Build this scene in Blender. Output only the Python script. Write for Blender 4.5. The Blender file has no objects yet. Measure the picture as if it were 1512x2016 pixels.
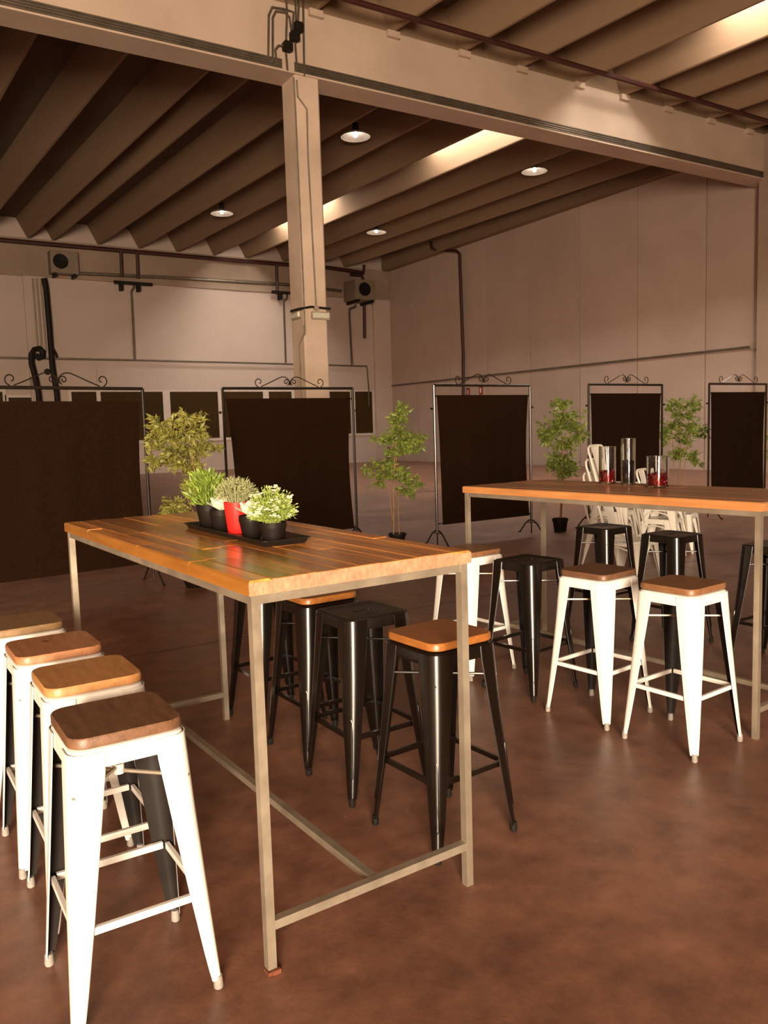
import bpy, math, random
from mathutils import Vector, Matrix
random.seed(7)
S = bpy.context.scene
C = S.collection
PI = math.pi

# ------------------------------------------------------------------ camera
FPX, YAW, PITCH, ROLL, CAMH = 1590.12, 0.5518, 0.1009, -0.0300, 1.5356
_f = Vector((math.sin(YAW)*math.cos(PITCH), math.cos(YAW)*math.cos(PITCH), -math.sin(PITCH)))
_r0 = Vector((math.cos(YAW), -math.sin(YAW), 0)); _u0 = _r0.cross(_f)
_r = math.cos(ROLL)*_r0 + math.sin(ROLL)*_u0
_u = -math.sin(ROLL)*_r0 + math.cos(ROLL)*_u0
cam = bpy.data.cameras.new('camera'); camo = bpy.data.objects.new('camera', cam); C.objects.link(camo)
M = Matrix((( _r.x, _u.x, -_f.x), (_r.y, _u.y, -_f.y), (_r.z, _u.z, -_f.z))).to_4x4()
M.translation = (0, 0, CAMH); camo.matrix_world = M
cam.sensor_fit = 'VERTICAL'; cam.sensor_height = 36.0; cam.lens = FPX/2016*36.0
cam.clip_end = 200; S.camera = camo
# ------------------------------------------------------------------ light
W = bpy.data.worlds.new('world'); S.world = W; W.use_nodes = True
W.node_tree.nodes['Background'].inputs[0].default_value = (1.0, 0.90, 0.76, 1)
W.node_tree.nodes['Background'].inputs[1].default_value = 1.0
S.view_settings.view_transform = 'Standard'; S.view_settings.look = 'None'
S.view_settings.exposure = 0.0; S.view_settings.gamma = 1.0; S.view_settings.use_curve_mapping = False
DOOR = (-7.4, -2.9, 4.6)            # x0, x1, height of the open loading door behind the camera
YF = -9.0                            # wall with the door
def area(name, loc, rot, sx, sy, power, col):
    l = bpy.data.lights.new(name, 'AREA'); l.shape = 'RECTANGLE'; l.size = sx; l.size_y = sy
    l.energy = power; l.color = col
    o = bpy.data.objects.new(name, l); C.objects.link(o); o.location = loc; o.rotation_euler = rot
    return o
area('door_daylight', ((DOOR[0]+DOOR[1])/2, YF+0.05, DOOR[2]/2), (PI/2, 0, 0), DOOR[1]-DOOR[0], DOOR[2], 7200, (1.0, 0.79, 0.57))
SKY_STRENGTH = 55.0

# ------------------------------------------------------------------ helpers
def ray(px, py): return _f + _r*((px-756)/FPX) + _u*((1008-py)/FPX)
O3 = Vector((0, 0, CAMH))
def atz(px, py, z=0.0): d = ray(px, py); return O3 + d*((z-CAMH)/d.z)
def aty(px, py, y): d = ray(px, py); return O3 + d*(y/d.y)
def atx(px, py, x): d = ray(px, py); return O3 + d*(x/d.x)

class MB:
    def __init__(s): s.v = []; s.f = []; s.sm = []
    def add(s, vs, fs, smooth=False):
        b = len(s.v); s.v += [tuple(v) for v in vs]
        for f in fs: s.f.append(tuple(b+i for i in f)); s.sm.append(smooth)
        return s
    def box(s, x0, y0, z0, x1, y1, z1):
        return s.add([(x0,y0,z0),(x1,y0,z0),(x1,y1,z0),(x0,y1,z0),(x0,y0,z1),(x1,y0,z1),(x1,y1,z1),(x0,y1,z1)],
                     [(3,2,1,0),(4,5,6,7),(0,1,5,4),(1,2,6,5),(2,3,7,6),(3,0,4,7)])
    def cbox(s, x0, y0, z0, x1, y1, z1, c=0.004):      # box with chamfered top edge
        vs = [(x0,y0,z0),(x1,y0,z0),(x1,y1,z0),(x0,y1,z0),(x0,y0,z1-c),(x1,y0,z1-c),(x1,y1,z1-c),(x0,y1,z1-c),
              (x0+c,y0+c,z1),(x1-c,y0+c,z1),(x1-c,y1-c,z1),(x0+c,y1-c,z1)]
        fs = [(3,2,1,0),(8,9,10,11)]
        for i in range(4):
            j = (i+1) % 4; fs += [(i,j,4+j,4+i),(4+i,4+j,8+j,8+i)]
        return s.add(vs, fs)
    def tube(s, pts, r, n=8, closed=False, cap=True):
        pts = [Vector(p) for p in pts]; m = len(pts); vs = []
        rr = r if isinstance(r, (list, tuple)) else [r]*m
        def tan(i):
            a = pts[(i-1) % m] if (closed or i > 0) else pts[i]
            b = pts[(i+1) % m] if (closed or i < m-1) else pts[i]
            return (b-a).normalized()
        t = tan(0); up = Vector((0,0,1)) if abs(t.z) < 0.9 else Vector((1,0,0))
        nrm = (up - t*up.dot(t)).normalized()
        for i in range(m):
            t = tan(i); nrm = (nrm - t*nrm.dot(t)).normalized(); b = t.cross(nrm)
            for k in range(n):
                a = 2*PI*k/n; vs.append(pts[i] + (nrm*math.cos(a)+b*math.sin(a))*rr[i])
        fs = []
        for i in range(m if closed else m-1):
            j = (i+1) % m
            for k in range(n):
                q = (k+1) % n; fs.append((i*n+k, i*n+q, j*n+q, j*n+k))
        s.add(vs, fs, True)
        if cap and not closed:
            b = len(s.v)-m*n
            s.f.append(tuple(b+k for k in reversed(range(n)))); s.sm.append(False)
            s.f.append(tuple(b+(m-1)*n+k for k in range(n))); s.sm.append(False)
        return s
    def lathe(s, prof, n=24, c=(0,0,0), capb=True, capt=True):
        vs = []
        for r, z in prof:
            for k in range(n): a = 2*PI*k/n; vs.append((c[0]+r*math.cos(a), c[1]+r*math.sin(a), c[2]+z))
        fs = []
        for i in range(len(prof)-1):
            for k in range(n):
                q = (k+1) % n; fs.append((i*n+k, i*n+q, (i+1)*n+q, (i+1)*n+k))
        b = len(s.v); s.add(vs, fs, True)
        if capb: s.f.append(tuple(b+k for k in reversed(range(n)))); s.sm.append(False)
        if capt: s.f.append(tuple(b+(len(prof)-1)*n+k for k in range(n))); s.sm.append(False)
        return s
    def loops(s, loops, capb=True, capt=True, smooth=True):
        n = len(loops[0]); vs = [p for l in loops for p in l]; fs = []
        for i in range(len(loops)-1):
            for k in range(n):
                q = (k+1) % n; fs.append((i*n+k, i*n+q, (i+1)*n+q, (i+1)*n+k))
        b = len(s.v); s.add(vs, fs, smooth)
        if capb: s.f.append(tuple(b+k for k in reversed(range(n)))); s.sm.append(False)
        if capt: s.f.append(tuple(b+(len(loops)-1)*n+k for k in range(n))); s.sm.append(False)
        return s
    def mesh(s, name, mat, sharp=35):
        me = bpy.data.meshes.new(name); me.from_pydata(s.v, [], s.f); 
        me.polygons.foreach_set('use_smooth', s.sm)
        if any(s.sm): me.set_sharp_from_angle(angle=math.radians(sharp))
        if mat: me.materials.append(mat)
        me.update(); return me
    def build(s, name, mat, parent=None, loc=None, rot=None, sharp=35):
        o = bpy.data.objects.new(name, s.mesh(name, mat, sharp)); C.objects.link(o)
        if parent: o.parent = parent
        if loc: o.location = loc
        if rot: o.rotation_euler = rot
        return o
def tag(o, label=None, cat=None, group=None, kind=None):
    if label: o['label'] = label
    if cat: o['category'] = cat
    if group: o['group'] = group
    if kind: o['kind'] = kind
    return o
def empty(name, loc=(0,0,0), rz=0.0):
    o = bpy.data.objects.new(name, None); C.objects.link(o); o.location = loc; o.rotation_euler = (0,0,rz)
    o.empty_display_size = 0.1; return o
def inst(name, me, parent=None, loc=(0,0,0), rot=(0,0,0)):
    o = bpy.data.objects.new(name, me); C.objects.link(o); o.parent = parent; o.location = loc; o.rotation_euler = rot; return o
def rsq(h, r, z, n=5, hy=None):                    # rounded rectangle loop
    hy = hy or h; out = []
    for cx, cy, a0 in ((h-r, hy-r, 0), (-(h-r), hy-r, PI/2), (-(h-r), -(hy-r), PI), (h-r, -(hy-r), 1.5*PI)):
        for k in range(n+1): a = a0 + PI/2*k/n; out.append((cx+r*math.cos(a), cy+r*math.sin(a), z))
    return out
def scroll(cx, cy, r0, r1, a0, turns, n=18):
    return [(cx+(r0+(r1-r0)*k/n)*math.cos(a0+turns*2*PI*k/n), cy+(r0+(r1-r0)*k/n)*math.sin(a0+turns*2*PI*k/n)) for k in range(n+1)]

# ------------------------------------------------------------------ materials
def mat(name, col, rough=0.5, metal=0.0, var=None, vscale=6.0, vdet=4.0, bump=0.0, bscale=40.0, rand=0.0, spec=0.5, stretch=None, rvar=0.0, coat=0.0):
    m = bpy.data.materials.new(name); m.use_nodes = True; nt = m.node_tree; N = nt.nodes; Lk = nt.links
    b = N['Principled BSDF']; b.inputs['Base Color'].default_value = (*col, 1); b.inputs['Roughness'].default_value = rough
    b.inputs['Metallic'].default_value = metal; b.inputs['Specular IOR Level'].default_value = spec; b.inputs['Coat Weight'].default_value = coat
    b.inputs['Coat Roughness'].default_value = 0.15
    tc = N.new('ShaderNodeTexCoord'); src = tc.outputs['Object']
    if stretch:
        mp = N.new('ShaderNodeMapping'); mp.inputs['Scale'].default_value = stretch; Lk.new(src, mp.inputs['Vector']); src = mp.outputs[0]
    outc = None
    if var:
        nz = N.new('ShaderNodeTexNoise'); nz.inputs['Scale'].default_value = vscale; nz.inputs['Detail'].default_value = vdet; nz.inputs['Roughness'].default_value = 0.6
        Lk.new(src, nz.inputs['Vector'])
        rp = N.new('ShaderNodeValToRGB'); rp.color_ramp.elements[0].position = 0.32; rp.color_ramp.elements[1].position = 0.68
        rp.color_ramp.elements[0].color = (*var, 1); rp.color_ramp.elements[1].color = (*col, 1)
        Lk.new(nz.outputs['Fac'], rp.inputs['Fac']); outc = rp.outputs[0]
        if rvar:
            mr = N.new('ShaderNodeMapRange'); mr.inputs['From Min'].default_value = 0.3; mr.inputs['From Max'].default_value = 0.7
            mr.inputs['To Min'].default_value = rough-rvar; mr.inputs['To Max'].default_value = rough+rvar
            Lk.new(nz.outputs['Fac'], mr.inputs['Value']); Lk.new(mr.outputs[0], b.inputs['Roughness'])
    if rand:
        oi = N.new('ShaderNodeObjectInfo'); hs = N.new('ShaderNodeHueSaturation')
        mr = N.new('ShaderNodeMapRange'); mr.inputs['To Min'].default_value = 1-rand; mr.inputs['To Max'].default_value = 1+rand
        Lk.new(oi.outputs['Random'], mr.inputs['Value']); Lk.new(mr.outputs[0], hs.inputs['Value'])
        if outc: Lk.new(outc, hs.inputs['Color'])
        else: hs.inputs['Color'].default_value = (*col, 1)
        outc = hs.outputs[0]
    if outc: Lk.new(outc, b.inputs['Base Color'])
    if bump:
        nb = N.new('ShaderNodeTexNoise'); nb.inputs['Scale'].default_value = bscale; nb.inputs['Detail'].default_value = 3
        Lk.new(src, nb.inputs['Vector']); bp = N.new('ShaderNodeBump'); bp.inputs['Strength'].default_value = bump; bp.inputs['Distance'].default_value = 0.01
        Lk.new(nb.outputs['Fac'], bp.inputs['Height']); Lk.new(bp.outputs[0], b.inputs['Normal'])
    return m
def emis(name, col, st):
    m = bpy.data.materials.new(name); m.use_nodes = True; N = m.node_tree.nodes
    b = N['Principled BSDF']; b.inputs['Base Color'].default_value = (.8,.8,.78,1); b.inputs['Emission Color'].default_value = (*col,1); b.inputs['Emission Strength'].default_value = st
    return m
def floor_mat():
    m = mat('floor_concrete', (.335,.160,.104), 0.40, var=(.178,.084,.055), vscale=0.9, vdet=9, bump=0.05, bscale=60, spec=0.38, rvar=0.08)
    nt = m.node_tree; N = nt.nodes; Lk = nt.links; b = N['Principled BSDF']
    old = b.inputs['Base Color'].links[0].from_socket
    tc = [n for n in N if n.type == 'TEX_COORD'][0]
    n2 = N.new('ShaderNodeTexNoise'); n2.inputs['Scale'].default_value = 5.0; n2.inputs['Detail'].default_value = 10; n2.inputs['Roughness'].default_value = .7
    Lk.new(tc.outputs['Object'], n2.inputs['Vector'])
    r2 = N.new('ShaderNodeValToRGB'); r2.color_ramp.elements[0].position = .35; r2.color_ramp.elements[1].position = .7
    r2.color_ramp.elements[0].color = (.55,.53,.52,1); r2.color_ramp.elements[1].color = (1.12,1.1,1.06,1)
    Lk.new(n2.outputs['Fac'], r2.inputs['Fac'])
    mx = N.new('ShaderNodeMix'); mx.data_type = 'RGBA'; mx.blend_type = 'MULTIPLY'; mx.inputs['Factor'].default_value = 1
    Lk.new(old, mx.inputs['A']); Lk.new(r2.outputs[0], mx.inputs['B'])
    # pale worn specks
    vo = N.new('ShaderNodeTexNoise'); vo.inputs['Scale'].default_value = 14.0; vo.inputs['Detail'].default_value = 2
    Lk.new(tc.outputs['Object'], vo.inputs['Vector'])
    rv = N.new('ShaderNodeValToRGB'); rv.color_ramp.elements[0].position = .76; rv.color_ramp.elements[1].position = .80
    rv.color_ramp.elements[0].color = (0,0,0,1); rv.color_ramp.elements[1].color = (.55,.55,.55,1)
    Lk.new(vo.outputs['Fac'], rv.inputs['Fac'])
    m2 = N.new('ShaderNodeMix'); m2.data_type = 'RGBA'; Lk.new(rv.outputs[0], m2.inputs['Factor']); Lk.new(mx.outputs['Result'], m2.inputs['A']); m2.inputs['B'].default_value = (.42,.27,.19,1)
    Lk.new(m2.outputs['Result'], b.inputs['Base Color'])
    return m
def wood_mat(name, c1, c2, rough=.4, scale=5.0, stretch=(9,1,9), rand=.22, coat=0.0, axis_noise=2.0):
    m = mat(name, c1, rough, var=c2, vscale=scale, vdet=6, stretch=stretch, rand=rand, bump=.08, bscale=30, coat=coat)
    return m
m_floor = floor_mat()
m_wallp = mat('painted_wall', (.55,.435,.37), .8, var=(.48,.37,.31), vscale=.35, vdet=6, bump=.05)
m_panel = mat('precast_panel', (.46,.345,.285), .85, var=(.40,.295,.24), vscale=.5, vdet=7, bump=.08, bscale=20, rand=.04)
m_conc = mat('grey_concrete', (.36,.265,.195), .85, var=(.28,.20,.145), vscale=.6, vdet=7, bump=.12, bscale=14)
m_beam = mat('beam_concrete', (.56,.43,.335), .8, var=(.43,.32,.24), vscale=.45, vdet=8, bump=.10, bscale=10)
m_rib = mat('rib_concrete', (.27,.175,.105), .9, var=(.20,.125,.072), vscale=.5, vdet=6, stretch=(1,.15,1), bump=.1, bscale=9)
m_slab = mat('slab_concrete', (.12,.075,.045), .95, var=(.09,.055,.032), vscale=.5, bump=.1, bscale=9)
m_pillar = mat('pillar_concrete', (.66,.51,.40), .8, var=(.50,.38,.29), vscale=1.1, vdet=8, bump=.12, bscale=18)
m_pipe = mat('grey_conduit', (.20,.16,.12), .45, metal=.6, var=(.14,.11,.08), vscale=4)
m_dark = mat('dark_fitting', (.013,.009,.006), .55, spec=.2, var=(.009,.006,.004), vscale=8)
m_red = mat('red_iron_pipe', (.055,.012,.008), .5, var=(.035,.009,.006), vscale=3)
m_whitem = mat('white_enamel', (.86,.83,.78), .3, var=(.80,.77,.72), vscale=9, coat=.3)
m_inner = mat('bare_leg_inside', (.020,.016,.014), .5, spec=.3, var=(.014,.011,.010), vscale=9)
m_black = mat('black_enamel', (.005,.0032,.002), .27, var=(.0035,.0023,.0015), vscale=10, spec=.55, coat=.5)
m_blackseat = mat('black_seat_enamel', (.012,.009,.006), .36, var=(.007,.005,.0035), vscale=14, rvar=.06, spec=.35)
m_rubber = mat('grey_rubber', (.30,.27,.24), .6, var=(.2,.18,.16), vscale=20)
m_rubberk = mat('black_rubber', (.006,.005,.004), .7, spec=.2, var=(.010,.008,.007), vscale=20)
m_steel = mat('brushed_steel', (.52,.45,.35), .42, metal=.72, var=(.40,.34,.26), vscale=7, vdet=8, bump=.05, bscale=80, rvar=.1)
m_t1 = wood_mat('varnished_timber', (.72,.30,.068), (.33,.12,.025), .24, 2.2, (9,.8,9), .42, .25)
m_t2 = wood_mat('oiled_timber', (.40,.19,.080), (.26,.115,.046), .38, 3.0, (8,1,8), .14, .1)
m_s1 = wood_mat('dark_brown_seat_wood', (.175,.085,.043), (.10,.046,.023), .45, 5, (2,9,9), 0)
m_s2 = wood_mat('golden_seat_wood', (.47,.235,.085), (.34,.155,.055), .42, 5, (2,9,9), 0)
m_s3 = wood_mat('reddish_seat_wood', (.40,.185,.088), (.28,.115,.052), .42, 5, (2,9,9), 0)
m_s4 = wood_mat('greyish_seat_wood', (.25,.15,.068), (.17,.10,.042), .45, 5, (2,9,9), 0)
m_s5 = wood_mat('orange_brown_seat_wood', (.34,.125,.028), (.22,.075,.016), .35, 5, (2,9,9), 0)
m_s6 = wood_mat('warm_brown_seat_wood', (.27,.125,.055), (.17,.075,.032), .42, 5, (2,9,9), 0)
m_knot = mat('wood_knot', (.13,.045,.018), .5, var=(.20,.08,.03), vscale=60)
m_cloth = mat('black_cloth', (.015,.0062,.0022), .95, var=(.011,.0046,.0017), vscale=30, bump=.1, bscale=300, spec=.06)
m_stand = mat('black_iron_tube', (.010,.007,.005), .25, var=(.016,.011,.007), vscale=12)
m_leafA = mat('ficus_leaf_olive', (.31,.29,.06), .45, var=(.15,.15,.03), vscale=9)
m_leafB = mat('ficus_leaf_green', (.23,.29,.045), .45, var=(.10,.14,.020), vscale=9)
m_twig = mat('olive_twig', (.14,.12,.04), .8, var=(.09,.08,.025), vscale=20)
m_stem = mat('ficus_stem', (.36,.20,.085), .8, var=(.24,.13,.055), vscale=20, bump=.2)
m_pot = mat('black_plastic_pot', (.009,.0058,.0045), .55, spec=.14, var=(.012,.008,.006), vscale=20)
m_redpot = mat('red_pot', (.80,.022,.018), .42, var=(.72,.018,.014), vscale=10)
m_soil = mat('potting_soil', (.06,.038,.022), .95, var=(.03,.02,.012), vscale=40, bump=.4)
m_h1 = mat('bright_green_leaf', (.22,.31,.035), .45, var=(.09,.15,.016), vscale=18)
m_h2 = mat('grey_green_sprig', (.34,.35,.17), .6, var=(.20,.22,.09), vscale=25)
m_h3 = mat('lime_green_leaf', (.32,.40,.09), .5, var=(.19,.27,.045), vscale=25)
m_flower = mat('cream_flower', (.85,.83,.62), .6, var=(.78,.78,.52), vscale=30)
m_succ = mat('pale_mint_leaf', (.68,.74,.60), .5, var=(.56,.64,.50), vscale=14)
m_tray = mat('black_tray_plastic', (.009,.007,.006), .4, spec=.3, var=(.012,.010,.008), vscale=20)
m_bead_r = mat('red_glitter', (.30,.005,.008), .15, metal=.5, var=(.11,.002,.004), vscale=90)
m_bead_k = mat('black_glitter', (.006,.005,.005), .15, var=(.012,.010,.010), vscale=90)
m_chrome = mat('lamp_reflector', (.88,.82,.74), .38, metal=.7, var=(.7,.64,.56), vscale=5)
m_bulb = emis('lamp_bulb', (1,.88,.74), 60.0)
m_sky = emis('skylight_pane', (1.0,.92,.80), SKY_STRENGTH)
m_winglass = mat('window_glass', (.040,.021,.006), .25, spec=.2, var=(.055,.030,.009), vscale=.6)
m_frame = mat('white_window_frame', (.66,.56,.48), .6, var=(.6,.5,.43), vscale=4)
m_ac = mat('grey_ac_casing', (.24,.18,.125), .6, var=(.19,.14,.095), vscale=3)
m_sign = mat('sign_red', (.28,.02,.015), .5, var=(.22,.015,.012), vscale=9)
m_signw = mat('sign_white', (.75,.65,.55), .5, var=(.7,.6,.5), vscale=9)
m_ext = mat('extinguisher_red', (.16,.012,.01), .35, var=(.12,.01,.008), vscale=9)
m_emerg = mat('emergency_light_diffuser', (.62,.60,.47), .35, var=(.55,.53,.42), vscale=12)
m_jbox = mat('junction_box_grey', (.36,.28,.21), .6, var=(.3,.23,.17), vscale=10)
m_rust = mat('rusty_foot', (.16,.04,.015), .8, var=(.09,.025,.010), vscale=30)
def glass_mat():
    m = bpy.data.materials.new('clear_glass'); m.use_nodes = True; b = m.node_tree.nodes['Principled BSDF']
    b.inputs['Base Color'].default_value = (.97,.97,.96,1); b.inputs['Roughness'].default_value = .015
    b.inputs['Transmission Weight'].default_value = 1.0; b.inputs['IOR'].default_value = 1.42; return m
m_glass = glass_mat()

# ------------------------------------------------------------------ setting
XW, YW, XL = 21.8, 34.4, -14.0
ZR, ZT = 9.30, 10.05                  # underside of ribs, underside of slab
def struct(name, mb, m, parent=None):
    o = mb.build(name, m, parent)
    if not parent: o['kind'] = 'structure'
    return o
fl = struct('floor', MB().box(XL-.3, YF-.3, -.25, XW+.3, YW+.3, 0), m_floor)
# saw-cut joints in the slab: shallow strips of dark sealant
m_joint = mat('joint_sealant', (.050,.026,.018), .7, var=(.065,.035,.024), vscale=5)
for y in (5.7, 11.4, 17.0, 22.7, 28.4):
    MB().box(XL, y-.006, -.001, XW, y+.006, .0008).build('joint', m_joint, fl)
for x in (-6.0, -.15, 5.7, 11.5, 17.2):
    MB().box(x-.006, YF, -.001, x+.006, YW, .0008).build('joint', m_joint, fl)
# back wall: painted lower part, concrete edge beam, infill above
wb = struct('wall_back', MB().box(XL, YW, 0, XW+.3, YW+.3, 10.4), m_wallp)
MB().box(XL, YW-.10, 7.87, XW-.02, YW, 9.30).build('edge_beam', m_conc, wb)
b0 = aty(190, 727, YW); b1 = aty(735, 764, YW)
MB().box(b0.x, YW-.06, 3.52, b1.x, YW, 4.38).build('lintel_panel', m_wallp, wb)
MB().box(aty(735,700,YW).x, YW-.16, 0, XW-.02, YW, 7.87).build('corner_pier', m_wallp, wb)
xp = aty(72, 620, YW).x
MB().box(xp-.42, YW-.12, 0, xp+.42, YW, 7.87).build('pier', m_wallp, wb)
# right wall: precast panels with recessed joints
wr = struct('wall_right', MB().box(XW+.06, YF, 0, XW+.3, YW+.3, 10.4), m_conc)
y = 16.24-2.64*10
while y < YW:
    y1 = min(y+2.62, YW)
    if y1 > YF:
        MB().box(XW, max(y,YF)+.012, 0.0, XW+.08, y1-.0, 10.3).build('panel', m_panel, wr)
    y += 2.64
MB().box(21.25, 13.55, 0, XW, 14.15, 9.3).build('half_column', m_conc, wr)
MB().box(21.45, YF, 9.26, XW, YW, ZT).build('edge_rib', m_rib, wr)
# unseen sides that close the hall, with the open loading door behind the camera
struct('wall_left', MB().box(XL-.3, YF, 0, XL, YW, 10.4), m_wallp)
struct('wall_front', MB().box(XL, YF-.3, 0, DOOR[0], YF, 10.4).box(DOOR[1], YF-.3, 0, XW, YF, 10.4).box(DOOR[0], YF-.3, DOOR[2], DOOR[1], YF, 10.4), m_wallp)
# ceiling: slab with skylight openings, tapered ribs
SLF, SLN = -0.066, -0.10              # the ribs run a little off the wall line
far_x = [-5.0,-3.35,-1.65, 0.0, 1.68, 3.36, 5.08, 6.80, 7.70, 9.42, 11.05, 12.64, 14.28, 15.75, 17.58, 19.20, 20.75]
near_x = [-9.4,-7.7,-6.1,-4.4,-2.7,-1.05, .65, 2.4, 4.1, 5.8, 7.5, 9.2, 10.95, 12.52, 14.25, 15.74, 17.30, 18.97, 20.6]
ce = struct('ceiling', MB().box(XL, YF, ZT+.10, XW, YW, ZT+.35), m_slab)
def rib_mesh(y0, y1, sl):
    L = y1-y0
    pr = [(-.08,ZR),(-.02,ZR),(0,ZR+.02),(.22,ZT+.02),(-.48,ZT+.02),(-.10,ZR+.02)]
    return MB().loops([[(x, 0, z) for x, z in pr], [(x+sl*L, L, z) for x, z in pr]], smooth=False).mesh('rib', m_rib)
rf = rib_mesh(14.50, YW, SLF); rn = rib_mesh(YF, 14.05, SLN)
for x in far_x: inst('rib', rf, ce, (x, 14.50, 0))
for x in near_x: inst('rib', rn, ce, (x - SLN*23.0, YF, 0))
def slabs(xs, y0, y1, sl, xref, sky):
    for i in range(len(xs)-1):
        a, b = xs[i]-.05, xs[i+1]-.15
        cuts = sky.get(i, [])
        segs = []; y = y0
        for c0, c1 in cuts: segs += [(y, c0, 0), (c0, c1, 1)]; y = c1
        segs.append((y, y1, 0))
        for s0, s1, k in segs:
            if s1-s0 < .01: continue
            o0, o1 = sl*(s0-xref), sl*(s1-xref); z = ZT + (.02 if k else 0)
            mb = MB().loops([[(a+o0,s0,z),(b+o0,s0,z),(b+o1,s1,z),(a+o1,s1,z)], [(a+o0,s0,z+.08),(b+o0,s0,z+.08),(b+o1,s1,z+.08),(a+o1,s1,z+.08)]], smooth=False)
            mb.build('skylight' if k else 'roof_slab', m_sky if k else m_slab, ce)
slabs(far_x, 14.35, YW, SLF, 14.35, {12: [(14.9,20.8),(26.4,30.6)]})
slabs(near_x, YF, 14.0, SLN, 14.0, {14: [(4.6,11.3)]})
# main beam and pillar
bm = struct('main_beam', MB().box(XL, 14.02, 8.09, XW, 14.58, 9.30).box(XL, 13.975, 8.09, XW, 14.02, 8.125), m_beam)
for x in near_x:
    MB().box(x-.20, 13.93, 9.18, x+.08, 14.02, 9.30).build('bearing_pad', m_beam, bm)
MB().box(XL, 14.06, 9.30, XW, 14.54, ZT+.10).build('infill', m_rib, bm)
pil = MB()
def chl(x0,y0,x1,y1,c,z): return [(x0+c,y0,z),(x1-c,y0,z),(x1,y0+c,z),(x1,y1-c,z),(x1-c,y1,z),(x0+c,y1,z),(x0,y1-c,z),(x0,y0+c,z)]
pil.loops([chl(6.97,14.0,7.48,14.58,.035,0), chl(6.97,14.0,7.48,14.58,.035,8.088)], smooth=False)
struct('pillar', pil, m_pillar)
# beam conduits (bundle lying on the lower flange)
t = empty('conduit_bundle', (0, 13.90, 8.05))
tag(t, 'bundle of thin grey conduits clipped along the big concrete beam', 'conduit')
for i, (yy, zz) in enumerate(((.098,.10),(.098,.145),(.098,.19),(.098,.235))):
    MB().tube([(XL+1, yy, zz), (6.72, yy, zz)], .022, 6).build('conduit', m_pipe, t)
    MB().tube([(6.98, yy, zz), (XW-.6, yy, zz)], .022, 6).build('conduit', m_pipe, t)
# conduits climbing the beam above the pillar with their boxes
t = empty('beam_wiring', (7.1, 13.96, 8.2))
tag(t, 'looped conduits with dark junction boxes on the beam above the pillar', 'wiring')
def bp(px, py, d=13.985): p = aty(px, py, d); return (p.x-7.1, p.y-13.96, p.z-8.2)
for pts in ([(545,126),(528,118),(529,30),(536,14),(560,18),(578,24),(576,60)], [(545,130),(537,122),(537,35),(543,22),(560,24),(570,34),(574,62)], [(545,128),(542,98),(548,90),(560,90)],
            [(560,-40),(565,20),(563,86)], [(575,-40),(582,10),(583,50)], [(583,-40),(588,10),(586,60)], [(596,-40),(597,20),(599,150)], [(563,104),(566,140)], [(581,84),(585,140)]):
    MB().tube([bp(*p) for p in pts], .022, 6).build('conduit', m_pipe, t)
for px, py in ((565,93),(579,73),(586,55)):
    x, y, z = bp(px, py)
    MB().loops([rsq(.085,.03,-.06), rsq(.085,.03,.06)], smooth=False).build('junction_box', m_dark, t, (x, y-.02, z), (PI/2,0,0))
# pillar conduits
t = empty('pillar_conduits', (7.1, 13.97, 0))
tag(t, 'thin metal conduits running down the concrete pillar', 'conduit')
def pp(px, py): p = aty(px, py, 13.975); return (p.x-7.1, p.y-13.97, p.z)
for pts in ([(578,152),(582,220),(597,560),(600,640)], [(584,158),(586,190),(604,215),(606,300),(622,600)]):
    MB().tube([pp(*p) for p in pts], .018, 6).build('conduit', m_steel, t)
q0 = pp(600,640); 
MB().tube([(q0[0]-.01,0,q0[2]), (6.97-7.1-.0,.02,q0[2]-.15), (6.955-7.1,.22,q0[2]-.32), (6.955-7.1,.22,1.0)], .022, 6).build('conduit', m_steel, t)
MB().tube([(7.495-7.1,.12,7.9),(7.495-7.1,.12,3.15)], .018, 6).build('conduit', m_steel, t)
p = pp(622,606); MB().lathe([(.05,-.03),(.05,.03)], 14).build('junction_disc', m_jbox, t, p, (PI/2,0,0))
MB().tube([pp(572,613), pp(585,609), pp(612,604), pp(622,605), pp(650,608)], .022, 6).build('cable', m_dark, t)
def emergency(name, loc, rz, label):
    t = empty(name, loc, rz); tag(t, label, 'light', 'emergency lights on the pillar')
    MB().loops([rsq(.19,.03,-.0,4,.075), rsq(.19,.03,.05,4,.075)], smooth=False).build('housing', m_jbox, t, rot=(PI/2,0,0))
    MB().loops([rsq(.175,.03,.05,4,.06), rsq(.16,.03,.085,4,.045)], smooth=False).build('diffuser', m_emerg, t, rot=(PI/2,0,0))
z = aty(632, 622, 14.0).z
emergency('emergency_light', (7.31, 13.998, z), 0, 'pale emergency light on the broad face of the pillar')
emergency('emergency_light', (6.972, 14.26, z+.03), -PI/2, 'pale emergency light on the narrow side of the pillar')
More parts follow.
